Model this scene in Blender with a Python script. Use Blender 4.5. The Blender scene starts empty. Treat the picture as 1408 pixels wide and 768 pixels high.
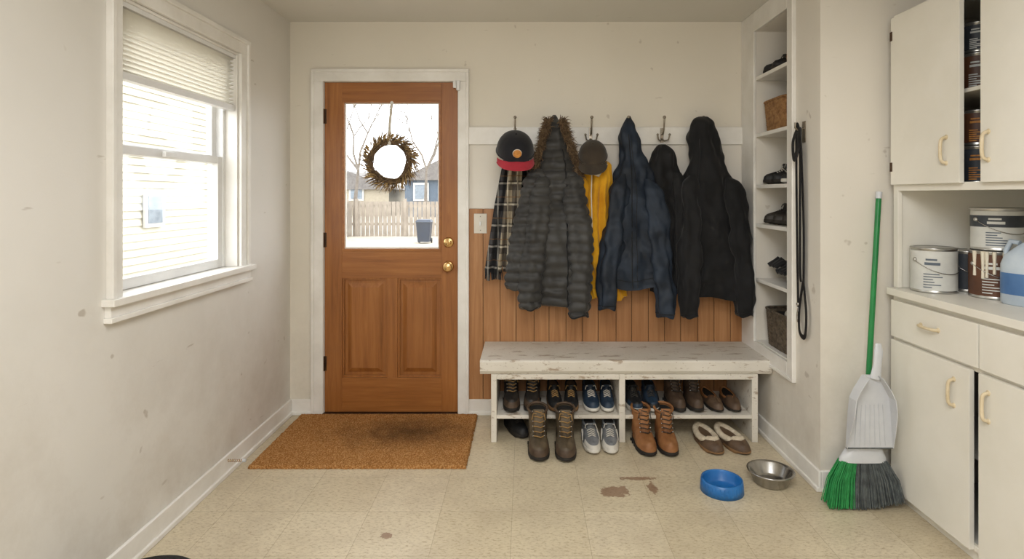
import bpy, math, random
from mathutils import Vector, Matrix, noise
random.seed(7)
JR = random.Random(11)
sc = bpy.context.scene
PI = math.pi

# ---------------------------------------------------------------- materials
def lin(h):
    h = h.lstrip('#')
    o = []
    for i in (0, 2, 4):
        c = int(h[i:i+2], 16) / 255
        o.append(c/12.92 if c <= .04045 else ((c+.055)/1.055)**2.4)
    return (*o, 1)

class NT:
    def __init__(s, name):
        s.m = bpy.data.materials.new(name); s.m.use_nodes = True
        s.t = s.m.node_tree; s.b = s.t.nodes['Principled BSDF']
        s.out = s.t.nodes['Material Output']
        s.co = s.t.nodes.new('ShaderNodeTexCoord').outputs['Object']
    def n(s, typ, **kw):
        nd = s.t.nodes.new(typ)
        for k, v in kw.items():
            if k.startswith('i_'):
                nd.inputs[k[2:].replace('_', ' ')].default_value = v
            else: setattr(nd, k, v)
        return nd
    def l(s, a, b): s.t.links.new(a, b)
    def mapping(s, scale=(1,1,1), rot=(0,0,0), loc=(0,0,0)):
        m = s.n('ShaderNodeMapping'); s.l(s.co, m.inputs['Vector'])
        m.inputs['Scale'].default_value = scale; m.inputs['Rotation'].default_value = rot
        m.inputs['Location'].default_value = loc
        return m.outputs[0]
    def noise(s, scale, detail=4, vec=None, rough=.5, dist=0):
        nd = s.n('ShaderNodeTexNoise', i_Scale=scale, i_Detail=detail, i_Roughness=rough, i_Distortion=dist)
        s.l(vec if vec else s.co, nd.inputs['Vector']); return nd.outputs['Fac']
    def ramp(s, fac, stops):
        r = s.n('ShaderNodeValToRGB'); s.l(fac, r.inputs[0])
        el = r.color_ramp.elements
        while len(el) < len(stops): el.new(.5)
        for e, (p, c) in zip(el, stops):
            e.position = p; e.color = lin(c) if isinstance(c, str) else (c, c, c, 1)
        return r.outputs[0]
    def mix(s, fac, a, b, mode='MIX'):
        m = s.n('ShaderNodeMix', data_type='RGBA', blend_type=mode)
        for sock, v in ((m.inputs[0], fac), (m.inputs[6], a), (m.inputs[7], b)):
            if isinstance(v, (int, float)): sock.default_value = v
            elif isinstance(v, str): sock.default_value = lin(v)
            else: s.l(v, sock)
        return m.outputs[2]
    def math(s, op, a, b=0):
        m = s.n('ShaderNodeMath', operation=op)
        for sock, v in ((m.inputs[0], a), (m.inputs[1], b)):
            if isinstance(v, (int, float)): sock.default_value = v
            else: s.l(v, sock)
        return m.outputs[0]
    def blob(s, cx, cy, rx, ry):
        m = s.n('ShaderNodeMapping'); s.l(s.co, m.inputs[0])
        m.inputs['Location'].default_value = (-cx/rx, -cy/ry, 0); m.inputs['Scale'].default_value = (1/rx, 1/ry, 0)
        ln = s.n('ShaderNodeVectorMath', operation='LENGTH'); s.l(m.outputs[0], ln.inputs[0])
        return ln.outputs['Value']
    def bump(s, h, st=.3, dist=.01):
        b = s.n('ShaderNodeBump', i_Strength=st, i_Distance=dist)
        s.l(h, b.inputs['Height']); s.l(b.outputs[0], s.b.inputs['Normal'])
    def color(s, c):
        if isinstance(c, str): s.b.inputs['Base Color'].default_value = lin(c)
        else: s.l(c, s.b.inputs['Base Color'])
    def rough(s, v): s.b.inputs['Roughness'].default_value = v

def mat(name, c, c2=None, rough=.6, metal=0, scale=6, bump=0, bscale=60, stretch=(1,1,1), spec=.5, lo=.35, hi=.65, sheen=0):
    t = NT(name); t.rough(rough); t.b.inputs['Metallic'].default_value = metal
    t.b.inputs['Specular IOR Level'].default_value = spec
    t.b.inputs['Sheen Weight'].default_value = sheen
    v = t.mapping(stretch)
    t.color(t.ramp(t.noise(scale, 6, v, .6), [(lo, c), (hi, c2 or c)]))
    if bump: t.bump(t.noise(bscale, 4, v), bump, .004)
    return t.m

def wall_mat(name, c, c2, seed=0., marks=.5):
    t = NT(name); t.rough(.55)
    base = t.ramp(t.noise(1.3, 5, t.mapping(loc=(seed, seed, 0))), [(.3, c), (.7, c2)])
    v = t.mapping((5, 5, 24), (0.5, .3, .4), (seed*3, 1, 2))
    sc_ = t.ramp(t.noise(1.3, 3, v, .5), [(.725, 0.), (.78, 1.)])
    v2 = t.mapping((1, 1, 1), loc=(seed*5, 2, 7))
    sp = t.ramp(t.noise(13, 2, v2, .4), [(.74, 0.), (.77, 1.)])
    sm = t.math('MULTIPLY', t.math('MAXIMUM', sc_, sp), marks)
    c_ = t.mix(sm, base, '#9a8b76')
    sx = t.n('ShaderNodeSeparateXYZ'); t.l(t.co, sx.inputs[0])
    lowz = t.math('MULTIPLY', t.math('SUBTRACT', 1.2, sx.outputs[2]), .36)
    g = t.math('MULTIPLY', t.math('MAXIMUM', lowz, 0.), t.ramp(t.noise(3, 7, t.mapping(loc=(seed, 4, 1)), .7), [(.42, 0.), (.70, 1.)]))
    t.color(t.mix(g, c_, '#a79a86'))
    t.bump(t.noise(120, 3), .12, .002)
    return t.m

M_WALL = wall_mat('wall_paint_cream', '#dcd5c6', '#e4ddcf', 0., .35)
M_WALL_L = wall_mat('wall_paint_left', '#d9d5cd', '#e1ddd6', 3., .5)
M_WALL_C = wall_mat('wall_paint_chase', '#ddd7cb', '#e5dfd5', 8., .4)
M_CEIL = wall_mat('ceiling_paint', '#d6d3ca', '#dddad2', 5., .1)
M_TRIM = mat('trim_paint_white', '#e0dcd4', '#eeebe5', rough=.4, scale=5, bump=.05)
M_CAB = mat('cabinet_paint', '#e3dfd3', '#ebe7dd', rough=.42, scale=2.5, bump=.05)
M_CABIN = mat('cabinet_interior', '#cfcabe', '#dcd7cb', rough=.6, scale=3)
M_VINYL = mat('window_vinyl', '#dddcda', '#e6e5e3', rough=.35)
M_BRASS = mat('brass', '#b9935a', '#d2ac74', rough=.25, metal=1, scale=20)
M_BRASS2 = mat('cream_pull', '#c9b794', '#dccdb0', rough=.35, scale=20)
M_STEEL = mat('steel', '#9c9a96', '#c4c2be', rough=.25, metal=1, scale=10)
M_IRON = mat('hook_nickel', '#8a8073', '#aaa294', rough=.35, metal=1, scale=30)
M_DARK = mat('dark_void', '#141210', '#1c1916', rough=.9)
M_HINGE = mat('hinge_brown', '#3d2a1c', '#5a4330', rough=.4, metal=.7)

def wood(name, c1, c2, c3, axis='z', sc_=1.0, rough=.38):
    t = NT(name); t.rough(rough)
    st = {'z': (22, 22, 1.2), 'x': (1.2, 22, 22)}[axis]
    v = t.mapping(tuple(a*sc_ for a in st))
    g = t.noise(1.6, 8, v, .65, .6)
    base = t.ramp(g, [(.28, c1), (.5, c2), (.72, c3)])
    t.color(t.mix(t.ramp(t.noise(2.2, 3), [(.35, 0.), (.75, .45)]), base, c1))
    t.bump(g, .12, .002)
    return t.m
M_DOOR = wood('door_wood', '#7e4b20', '#9a612e', '#ae733c')
M_DOORX = wood('door_wood_rail', '#7e4b20', '#9a612e', '#ae733c', 'x')
M_WAIN = wood('wainscot_wood', '#96653c', '#ac7a4d', '#bd8c60', rough=.45)

def floor_mat():
    t = NT('vinyl_tile_floor'); t.rough(.34)
    v = t.mapping((1, 1, 1), loc=(0.055, -.036, 0))
    br = t.n('ShaderNodeTexBrick', offset=0.0, squash=1.0)
    br.inputs['Color1'].default_value = lin('#cfc2a7'); br.inputs['Color2'].default_value = lin('#d9cdb5')
    br.inputs['Mortar'].default_value = lin('#aa9b80')
    for k, val in (('Scale', 1), ('Mortar Size', .0012), ('Mortar Smooth', .5), ('Bias', 0), ('Brick Width', .305), ('Row Height', .305)):
        br.inputs[k].default_value = val
    t.l(v, br.inputs['Vector'])
    speck = t.ramp(t.noise(52, 6, t.mapping((1, 2.0, 1), (0, 0, .6)), .78), [(.36, '#b8a98d'), (.5, '#fbf9f3'), (1, '#ffffff')])
    c = t.mix(.75, br.outputs['Color'], speck, 'MULTIPLY')
    dirt = t.ramp(t.noise(1.9, 9, None, .74), [(.44, 0.), (.70, .55)])
    c = t.mix(dirt, c, '#a3937a')
    nick = t.ramp(t.noise(16, 4, t.mapping(loc=(3, 8, 0)), .6), [(.72, 0.), (.76, .5)])
    c = t.mix(nick, c, '#7d684c')
    def spot(cx, cy, rx, ry, sd):
        d = t.math('ADD', t.blob(cx, cy, rx, ry), t.math('MULTIPLY', t.noise(sd, 5, None, .75), 2.2))
        return t.math('LESS_THAN', d, 1.78)
    s = t.math('MAXIMUM', spot(.405, 2.645, .095, .065, 19), spot(.53, 2.765, .13, .024, 27))
    s = t.math('MAXIMUM', s, spot(.585, 2.67, .03, .07, 31))
    s = t.math('MAXIMUM', s, spot(-.55, 2.30, .03, .03, 31))
    c = t.mix(t.math('MULTIPLY', s, .66), c, '#703f24')
    t.color(c)
    t.bump(t.math('ADD', t.noise(30, 3), t.math('MULTIPLY', br.outputs['Fac'], -1)), .12, .002)
    return t.m
M_FLOOR = floor_mat()

def coir():
    t = NT('coir_fibre'); t.rough(.95); t.b.inputs['Specular IOR Level'].default_value = .1
    n1 = t.noise(150, 4, None, .7)
    b = t.ramp(n1, [(.34, '#7a4f27'), (.5, '#b07a44'), (.62, '#d0a26c')])
    d = t.math('ADD', t.blob(-.66, 3.28, .55, .30), t.math('MULTIPLY', t.noise(8, 6, None, .75), 1.2))
    f = t.ramp(t.math('MULTIPLY', d, .5), [(.30, .80), (.78, 0.)])
    t.color(t.mix(f, b, '#3f2b1a'))
    t.bump(n1, .9, .006)
    return t.m
M_COIR = coir()

def glass(name):
    t = NT(name)
    t.t.nodes.remove(t.b)
    tr = t.n('ShaderNodeBsdfTransparent'); gl = t.n('ShaderNodeBsdfGlossy', i_Roughness=.02)
    tr.inputs[0].default_value = (.97, .98, .98, 1)
    mx = t.n('ShaderNodeMixShader', i_Fac=.05)
    t.l(tr.outputs[0], mx.inputs[1]); t.l(gl.outputs[0], mx.inputs[2]); t.l(mx.outputs[0], t.out.inputs[0])
    return t.m
M_GLASS = glass('window_glass')

def shade():
    t = NT('cellular_shade_fabric'); t.b.inputs['Base Color'].default_value = lin('#f0eee8'); t.rough(.9)
    tl = t.n('ShaderNodeBsdfTranslucent'); tl.inputs[0].default_value = lin('#e2dccf')
    mx = t.n('ShaderNodeMixShader', i_Fac=.42)
    t.l(t.b.outputs[0], mx.inputs[1]); t.l(tl.outputs[0], mx.inputs[2]); t.l(mx.outputs[0], t.out.inputs[0])
    return t.m
M_SHADE = shade()

def worn(name):
    t = NT(name); t.rough(.5)
    b = t.ramp(t.noise(3, 4), [(.3, '#cdc6b8'), (.7, '#e2dcd1')])
    w = t.ramp(t.noise(11, 7, t.mapping((.6, 2, 2)), .7), [(.575, 0.), (.62, 1.)])
    w2 = t.ramp(t.noise(70, 3), [(.66, 0.), (.70, 1.)])
    t.color(t.mix(t.math('MAXIMUM', t.math('MULTIPLY', w, .7), t.math('MULTIPLY', w2, .5)), b, '#8c7254'))
    t.bump(w, .2, .002)
    return t.m
M_BENCH = worn('bench_worn_paint')

def cloth(name, c, c2, rough=.85, sheen=.2, scale=5, spec=.3):
    return mat(name, c, c2, rough=rough, scale=scale, bump=.25, bscale=35, sheen=sheen, spec=spec)
M_PUFF = cloth('puffer_nylon_grey', '#2f2e2d', '#403f3d', .5, .1)
M_NAVY = cloth('waxed_navy', '#1a1e25', '#293341', .62, .0, 5)
M_BLK = cloth('black_twill', '#101011', '#19191b', .8, .1)
M_BLK2 = cloth('black_softshell', '#0c0c0e', '#161618', .7, .1)
M_YEL = cloth('yellow_fleece', '#c88c12', '#e0a824', .85, .2)
M_FUR = mat('fur_trim', '#4e3d2c', '#94795a', rough=.9, scale=60)
M_CAPK = cloth('cap_black', '#131318', '#1e1e24')
M_CAPR = cloth('cap_red', '#a02030', '#b92e3e')
M_CAPB = cloth('cap_brown', '#2c251e', '#43392e')
M_PATCH = mat('patch_orange', '#b3702a', '#cf9040', scale=80)
M_CREAM = mat('cream_cloth', '#cfc8ba', '#e2dbce', rough=.9)

def plaid(name, base, dark, light, tan):
    t = NT(name); t.rough(.9)
    def band(axis, freq, thr, ph=0.):
        sx = t.n('ShaderNodeSeparateXYZ'); t.l(t.co, sx.inputs[0])
        v = t.math('ADD', t.math('MULTIPLY', sx.outputs[axis], freq), ph)
        return t.math('LESS_THAN', t.math('FRACT', v), thr)
    c = t.mix(t.math('MULTIPLY', band(2, 8, .45), .75), base, dark)
    c = t.mix(t.math('MULTIPLY', band(0, 17, .45, .3), .75), c, dark)
    c = t.mix(t.math('MULTIPLY', band(2, 8, .09, .72), .7), c, light)
    c = t.mix(t.math('MULTIPLY', band(0, 17, .12, .8), .7), c, light)
    c = t.mix(t.math('MULTIPLY', band(2, 8, .05, .35), .7), c, tan)
    t.color(c); t.bump(t.noise(300, 2), .3, .002)
    return t.m
M_PLAID1 = plaid('plaid_dark', '#3e3e40', '#131315', '#9c988f', '#6a4e34')
M_PLAID2 = plaid('plaid_light', '#9a8e78', '#3a3430', '#cfc6b2', '#7e5a36')

# ---------------------------------------------------------------- mesh builder
class MB:
    def __init__(s): s.v = []; s.f = []; s.m = []; s.s = []; s.mats = []; s.M = Matrix.Identity(4); s.j = True
    def add(s, vs, fs, mt, smooth=True):
        o = len(s.v)
        s.v += [s.M @ Vector(v) for v in vs]
        if mt not in s.mats: s.mats.append(mt)
        i = s.mats.index(mt)
        for f in fs: s.f.append([o+k for k in f]); s.m.append(i); s.s.append(smooth)
    def box(s, x0, x1, y0, y1, z0, z1, mt):
        if s.j:   # microscopic growth so abutting boards never share a face plane
            e = [JR.uniform(0, .00035) for _ in range(6)]
            x0 -= e[0]; x1 += e[1]; y0 -= e[2]; y1 += e[3]; z0 -= e[4]*(z0 > .001); z1 += e[5]
        vs = [(x, y, z) for x in (x0, x1) for y in (y0, y1) for z in (z0, z1)]
        s.add(vs, [(0,1,3,2), (4,6,7,5), (0,4,5,1), (2,3,7,6), (0,2,6,4), (1,5,7,3)], mt, False)
    def loft(s, rings, mt, c0=True, c1=True, closed=True, smooth=True):
        n = len(rings[0]); vs = [p for r in rings for p in r]; fs = []
        for i in range(len(rings)-1):
            for j in range(n if closed else n-1):
                a = i*n+j; b = i*n+(j+1) % n
                fs.append((a, b, b+n, a+n))
        s.add(vs, fs, mt, smooth)
        if c0: s.add(rings[0], [tuple(range(n))], mt, smooth)
        if c1: s.add(rings[-1], [tuple(range(n))], mt, smooth)
    def tube(s, pts, r, mt, n=8, flat=1.0, up=None):
        P = [Vector(p) for p in pts]; R = r if isinstance(r, (list, tuple)) else [r]*len(P)
        rings = []; u = None
        for i, p in enumerate(P):
            d = (P[min(i+1, len(P)-1)]-P[max(i-1, 0)]).normalized()
            if u is None:
                a = Vector(up) if up else (Vector((0, 0, 1)) if abs(d.z) < .9 else Vector((0, 1, 0)))
                u = (a-d*a.dot(d)).normalized()
            else:
                u = (u-d*u.dot(d)).normalized()
            w = d.cross(u)
            rings.append([tuple(p+(u*math.cos(2*PI*k/n)*flat+w*math.sin(2*PI*k/n))*R[i]) for k in range(n)])
        s.loft(rings, mt)
    def lathe(s, prof, mt, c=(0, 0, 0), n=32, c0=False, c1=False, sx=1, sy=1):
        rings = [[(c[0]+r*sx*math.cos(2*PI*k/n), c[1]+r*sy*math.sin(2*PI*k/n), c[2]+z) for k in range(n)] for r, z in prof]
        s.loft(rings, mt, c0, c1)
    def ball(s, c, r, mt, n=16, sx=1, sy=1, sz=1):
        s.lathe([(max(r*math.sin(PI*i/n), 1e-4), -r*sz*math.cos(PI*i/n)) for i in range(n+1)], mt, c, n*2, sx=sx, sy=sy)
    def patch(s, c, r, a0, a1, z0, z1, mt, n=10):
        vs = []; fs = []
        for i in range(n+1):
            a = a0+(a1-a0)*i/n
            for z in (z0, z1): vs.append((c[0]+r*math.cos(a), c[1]+r*math.sin(a), c[2]+z))
        for i in range(n): fs.append((2*i, 2*i+2, 2*i+3, 2*i+1))
        s.add(vs, fs, mt)
    def build(s, name, bevel=0, loc=None, rz=0, sub=0):
        me = bpy.data.meshes.new(name)
        me.from_pydata([tuple(v) for v in s.v], [], s.f)
        for m in s.mats: me.materials.append(m)
        me.polygons.foreach_set('material_index', s.m); me.polygons.foreach_set('use_smooth', s.s)
        import bmesh
        bm = bmesh.new(); bm.from_mesh(me); bmesh.ops.recalc_face_normals(bm, faces=bm.faces); bm.to_mesh(me); bm.free()
        ob = bpy.data.objects.new(name, me); sc.collection.objects.link(ob)
        if loc: ob.location = loc
        ob.rotation_euler[2] = rz
        if bevel:
            b = ob.modifiers.new('bevel', 'BEVEL'); b.width = bevel; b.segments = 2; b.limit_method = 'ANGLE'; b.angle_limit = .7
        return ob

def quick(name, boxes, mt, bevel=0):
    b = MB(); b.j = False
    for q in boxes: b.box(*q, mt)
    return b.build(name, bevel)

# ---------------------------------------------------------------- room constants (metres)
XL, XR, XC = -1.4445, 2.25, 1.345
YB, YC, YR = 3.578, 2.65, -1.6
H = 2.41

quick('floor', [(XL-.15, XR+.1, YR-.1, YB+.12, -.1, 0)], M_FLOOR)
quick('ceiling', [(XL-.15, XR+.1, YR-.1, YB+.12, H, H+.12)], M_CEIL)
wy0, wy1, wz0, wz1 = 2.067, 2.933, .985, 2.06
quick('wall_left', [(XL-.15, XL, YR, wy0, 0, H), (XL-.15, XL, wy1, YB, 0, H), (XL-.15, XL, wy0, wy1, 0, wz0), (XL-.15, XL, wy0, wy1, wz1, H)], M_WALL_L)
dx0, dx1, dz1 = -1.242, -.408, 2.047
quick('wall_back', [(XL-.15, dx0, YB, YB+.12, 0, H), (dx1, XR+.1, YB, YB+.12, 0, H), (dx0, dx1, YB, YB+.12, dz1, H)], M_WALL)
quick('wall_rear', [(XL-.15, XR+.1, YR-.1, YR, 0, H)], M_WALL)
quick('wall_right', [(XR, XR+.1, YR, YB, 0, H)], M_WALL_C)
ny0, ny1, nz0, nz1, nd = 2.956, 3.384, .50, 2.295, .30
quick('wall_chase', [(XC, XR, YC, ny0, 0, H), (XC, XR, ny1, YB, 0, H), (XC, XR, ny0, ny1, 0, nz0), (XC, XR, ny0, ny1, nz1, H), (XC+nd, XR, ny0, ny1, nz0, nz1)], M_WALL_C)

def baseboard(name, x0, x1, y0, y1, side):
    b = MB()
    b.box(x0, x1, y0, y1, 0, .095, M_TRIM)
    t = .010
    if side == 'L': b.box(x0, x1+t, y0, y1, 0, .022, M_TRIM)
    elif side == 'B': b.box(x0, x1, y0-t, y1, 0, .022, M_TRIM)
    elif side == 'R': b.box(x0-t, x1, y0, y1, 0, .022, M_TRIM)
    b.build(name, .004)
baseboard('baseboard_left', XL, XL+.014, YR, YB, 'L')
baseboard('baseboard_back', XL+.014, -1.306, YB-.014, YB, 'B')
baseboard('baseboard_back', -.349, XC-.014, YB-.014, YB, 'B')
baseboard('baseboard_right', XC-.014, XC, YC-.014, YB-.014, 'R')
baseboard('baseboard_right', XC, 1.62, YC-.014, YC, 'B')

# ---------------------------------------------------------------- window
b = MB()
cx = XL
def casing_y(y0, y1, z0, z1): b.box(cx, cx+.016, y0, y1, z0, z1, M_TRIM)
casing_y(wy0-.058, wy0, wz0, wz1+.0); casing_y(wy1, wy1+.075, wz0, wz1+.0); casing_y(wy0-.058, wy1+.075, wz1, wz1+.07)
b.box(cx, cx+.026, wy1+.058, wy1+.078, wz0, wz1+.055, M_TRIM)
b.box(cx, cx+.026, wy0-.062, wy0-.044, wz0, wz1+.055, M_TRIM)
b.box(cx, cx+.027, wy0-.062, wy1+.078, wz1+.055, wz1+.075, M_TRIM)
b.box(cx-.12, cx-.001, wy0, wy1, wz0-.022, wz0+.002, M_TRIM)
b.box(cx, cx+.045, wy0-.085, wy1+.10, wz0-.022, wz0+.003, M_TRIM)
b.box(cx, cx+.022, wy0-.07, wy1+.085, wz0-.062, wz0-.022, M_TRIM)
b.box(cx, cx+.030, wy0-.075, wy1+.09, wz0-.080, wz0-.062, M_TRIM)
b.box(cx-.15, cx-.001, wy1-.012, wy1-.0005, wz0+.003, wz1, M_TRIM)
b.box(cx-.15, cx-.001, wy0+.0005, wy0+.012, wz0+.003, wz1, M_TRIM)
b.box(cx-.15, cx-.001, wy0+.012, wy1-.012, wz1-.012, wz1-.0005, M_TRIM)
def sash(xp, y0, y1, z0, z1, w=.042):
    b.box(xp-.014, xp+.014, y0, y0+w, z0, z1, M_VINYL); b.box(xp-.014, xp+.014, y1-w, y1, z0, z1, M_VINYL)
    b.box(xp-.013, xp+.013, y0+w, y1-w, z0, z0+w, M_VINYL); b.box(xp-.013, xp+.013, y0+w, y1-w, z1-w*.8, z1, M_VINYL)
    b.box(xp-.002, xp+.002, y0+w-.005, y1-w+.005, z0+w-.005, z1-w*.8+.005, M_GLASS)
b.box(cx-.13, cx-.06, wy1-.035, wy1-.012, wz0+.003, wz1-.012, M_VINYL)
b.box(cx-.13, cx-.06, wy0+.012, wy0+.035, wz0+.003, wz1-.012, M_VINYL)
sash(cx-.11, wy0+.03, wy1-.03, 1.50, wz1-.012)
sash(cx-.08, wy0+.03, wy1-.03, wz0+.004, 1.535)
b.box(cx-.066, cx-.050, 2.42, 2.50, 1.505, 1.527, M_VINYL)
b.build('window_1', .003)
b = MB(); ys = (wy0+.014, wy1-.014); rows = 13
prof = []
for i in range(rows*2+1): prof.append((cx-.030+(.014 if i % 2 else -.012), 2.035-i*(2.035-1.792)/(rows*2)))
b.add([(x, y, zz) for x, zz in prof for y in ys], [(2*i, 2*i+1, 2*i+3, 2*i+2) for i in range(rows*2)], M_SHADE, False)
b.box(cx-.045, cx-.012, ys[0], ys[1], 1.768, 1.794, M_VINYL)
b.box(cx-.048, cx-.008, ys[0], ys[1], 2.03, 2.047, M_VINYL)
b.build('cellular_window_shade')

# ---------------------------------------------------------------- door
b = MB()
d0, d1 = -1.234, -.416; ya, yb = YB+.006, YB+.050
gx0, gx1, gz0, gz1 = -1.128, -.516, 1.002, 1.928
b.box(d0, gx0, ya, yb, .012, 2.039, M_DOOR); b.box(gx1, d1, ya, yb, .012, 2.039, M_DOOR)
b.box(gx0, gx1, ya, yb, gz1, 2.039, M_DOORX); b.box(gx0, gx1, ya, yb, .835, gz0, M_DOORX)
b.box(gx0, gx1, ya, yb, .012, .222, M_DOORX)
b.box(-.848, -.786, ya, yb, .222, .835, M_DOOR)
for px0, px1 in ((gx0, -.848), (-.786, gx1)):
    z0, z1 = .222, .835
    b.box(px0, px1, ya+.022, ya+.03, z0, z1, M_DOOR)
    for q in ((px0, px0+.012, z0, z1), (px1-.012, px1, z0, z1), (px0, px1, z0, z0+.012), (px0, px1, z1-.012, z1)):
        b.box(q[0], q[1], ya+.008, ya+.022, q[2], q[3], M_DOOR)
    a = .030; e = .058
    o = [(px0+a, z0+a), (px1-a, z0+a), (px1-a, z1-a), (px0+a, z1-a)]
    i_ = [(px0+e, z0+e), (px1-e, z0+e), (px1-e, z1-e), (px0+e, z1-e)]
    b.loft([[(x, ya+.022, zz) for x, zz in o], [(x, ya+.006, zz) for x, zz in i_]], M_DOOR, False, True, smooth=False)
for q in ((gx0, gx0+.014, gz0, gz1), (gx1-.014, gx1, gz0, gz1), (gx0, gx1, gz0, gz0+.014), (gx0, gx1, gz1-.014, gz1)):
    b.box(q[0], q[1], ya-.004, ya+.016, q[2], q[3], M_DOORX)
for q in ((gx0+.014, gx0+.022, gz0+.014, gz1-.014), (gx1-.022, gx1-.014, gz0+.014, gz1-.014), (gx0+.014, gx1-.014, gz0+.014, gz0+.024), (gx0+.014, gx1-.014, gz1-.022, gz1-.014)):
    b.box(q[0], q[1], ya+.010, ya+.020, q[2], q[3], M_TRIM)
b.box(gx0+.01, gx1-.01, ya+.022, ya+.026, gz0+.01, gz1-.01, M_GLASS)
def rose(x, z, knob):
    T = Matrix.Translation((x, ya, z)) @ Matrix.Rotation(PI/2, 4, 'X'); b.M = T
    b.lathe([(.0005, .012), (.020, .012), (.030, .008), (.033, 0)], M_BRASS, n=28)
    if knob: b.lathe([(.010, .01), (.010, .03), (.020, .035), (.029, .045), (.030, .055), (.024, .064), (.0005, .067)], M_BRASS, n=28)
    else:
        b.lathe([(.018, .010), (.017, .022), (.0005, .023)], M_BRASS, n=24)
        b.box(-.004, .004, -.014, .014, .02, .034, M_BRASS)
    b.M = Matrix.Identity(4)
rose(-.472, 1.055, False); rose(-.472, .908, True)
for hz in (1.83, 1.07, .31):
    b.tube([(-1.238, ya-.006, hz-.045), (-1.238, ya-.006, hz+.045)], .006, M_HINGE)
    b.box(-1.236, -1.222, ya-.002, ya+.001, hz-.045, hz+.045, M_HINGE)
b.build('door_1', .0025)
b = MB()
for (x0, x1) in ((-1.306, dx0+.004), (dx1-.004, -.349)):
    b.box(x0, x1, YB-.016, YB, 0, 2.043, M_TRIM)
b.box(-1.306, -.349, YB-.016, YB, 2.043, 2.112, M_TRIM)
b.box(-1.311, -1.292, YB-.024, YB, 0, 2.098, M_TRIM); b.box(-.363, -.344, YB-.024, YB, 0, 2.098, M_TRIM)
b.box(-1.311, -.344, YB-.024, YB, 2.098, 2.117, M_TRIM)
for (x0, x1) in ((dx0, d0-.002), (d1+.002, dx1)): b.box(x0, x1, YB+.001, YB+.12, 0, 2.04, M_TRIM)
b.box(dx0, dx1, YB+.001, YB+.12, 2.041, 2.047, M_TRIM)
b.box(dx0, dx1, YB+.055, YB+.12, 0, .02, M_STEEL)
b.build('trim_door_casing', .003)
quick('door_threshold', [(dx0, dx1, YB-.02, YB+.055, 0, .010)], M_HINGE, .002)
b = MB(); b.box(-.440, -.421, YB-.030, YB-.0165, 2.0, 2.045, M_VINYL); b.box(-.419, -.398, YB-.032, YB-.0165, 1.985, 2.045, M_VINYL)
b.build('door_alarm_sensor', .003)

# wreath hanging on the room side of the glass
M_TWIG = mat('grapevine', '#4a3826', '#7c6346', rough=.9, scale=40)
M_SPRIG = mat('dried_sprigs', '#8a6c3e', '#bd9f68', rough=.9, scale=40)
b = MB(); wc = Vector((-.822, YB-.034, 1.550))
for k in range(40):
    ph = random.random()*6.28; R0 = .122+random.uniform(-.017, .017); r1 = random.uniform(.004, .010); w = random.choice((3, 4, 5)); yo = random.uniform(-.012, .012)
    L = random.uniform(2.5, 6.2); pts = []
    for i in range(40):
        a = ph+L*i/39
        rr = R0+r1*math.cos(w*a+ph); pts.append(wc+Vector((math.cos(a)*rr, yo+r1*math.sin(w*a+ph), math.sin(a)*rr)))
    b.tube(pts, .0034, M_TWIG, 5)
for k in range(560):
    a = random.random()*2*PI; rr = random.uniform(.115, .150); p = wc+Vector((math.cos(a)*rr, random.uniform(-.022, .010), math.sin(a)*rr))
    da = a-random.uniform(.2, 1.1); dl = random.uniform(.03, .07)
    d = Vector((math.cos(da), random.uniform(-.35, .1), math.sin(da)))*dl
    b.tube([p, p+d*.5+Vector((0, 0, .003)), p+d], [.0010, .0024, .0006], random.choice((M_SPRIG, M_SPRIG, M_TWIG)), 4)
b.tube([wc+Vector((0, -.018, .10)), (wc.x, wc.y-.010, 1.78), (wc.x+.002, YB+.004, 1.915)], .010, M_CREAM, 6, flat=.15, up=(0, 1, 0))
b.ball((wc.x+.002, YB+.008, 1.914), .012, M_VINYL, 8)
b.build('twig_wreath')

# ---------------------------------------------------------------- wainscot, rail, switch
b = MB(); b.j = False; x = -.344; k = 0
ws = [.088, .105, .098, .11, .092, .104, .10, .097, .11, .095, .103, .1, .098, .105, .1, .1, .1, .1, .1, .1]
while x < XC-.002:
    x2 = min(x+ws[k], XC-.001); b.box(x, x2-.0035, YB-.009, YB-.001, .0951, 1.262, M_WAIN); x = x2; k += 1
b.box(-.344, XC-.001, YB-.005, YB-.0002, .095, 1.261, M_HINGE)
b.build('wainscot_panelling', .0015)
b = MB(); b.box(-.344, XC-.001, YB-.022, YB, 1.655, 1.762, M_TRIM)
b.build('trim_coat_rail', .003)
quick('trim_wainscot_cap', [(-.344, XC-.001, YB-.004, YB, 1.263, 1.655)], M_WALL_C, .001)
b = MB(); b.box(-.313, -.235, YB-.016, YB-.009, 1.112, 1.232, M_CREAM)
b.box(-.279, -.269, YB-.026, YB-.016, 1.160, 1.184, M_VINYL); b.ball((-.274, YB-.016, 1.215), .003, M_STEEL, 6); b.ball((-.274, YB-.016, 1.13), .003, M_STEEL, 6)
b.build('light_switch', .002)

def hook(x):
    b = MB(); y = YB-.022; z = 1.72
    b.box(x-.010, x+.010, y-.004, y, z-.055, z+.035, M_IRON)
    b.tube([(x, y, z), (x, y-.03, z-.005), (x, y-.055, z+.02), (x, y-.065, z+.06), (x, y-.070, z+.088)], [.006, .006, .005, .005, .005], M_IRON)
    b.ball((x, y-.070, z+.092), .010, M_IRON, 8)
    for s in (-1, 1):
        b.tube([(x, y, z-.03), (x+s*.012, y-.025, z-.045), (x+s*.03, y-.045, z-.04), (x+s*.036, y-.05, z-.012)], .0045, M_IRON)
        b.ball((x+s*.036, y-.05, z-.010), .0075, M_IRON, 8)
    b.build('coat_hook', .001)
for x in (-.06, .17, .40, .62, .835, 1.07): hook(x)

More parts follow.
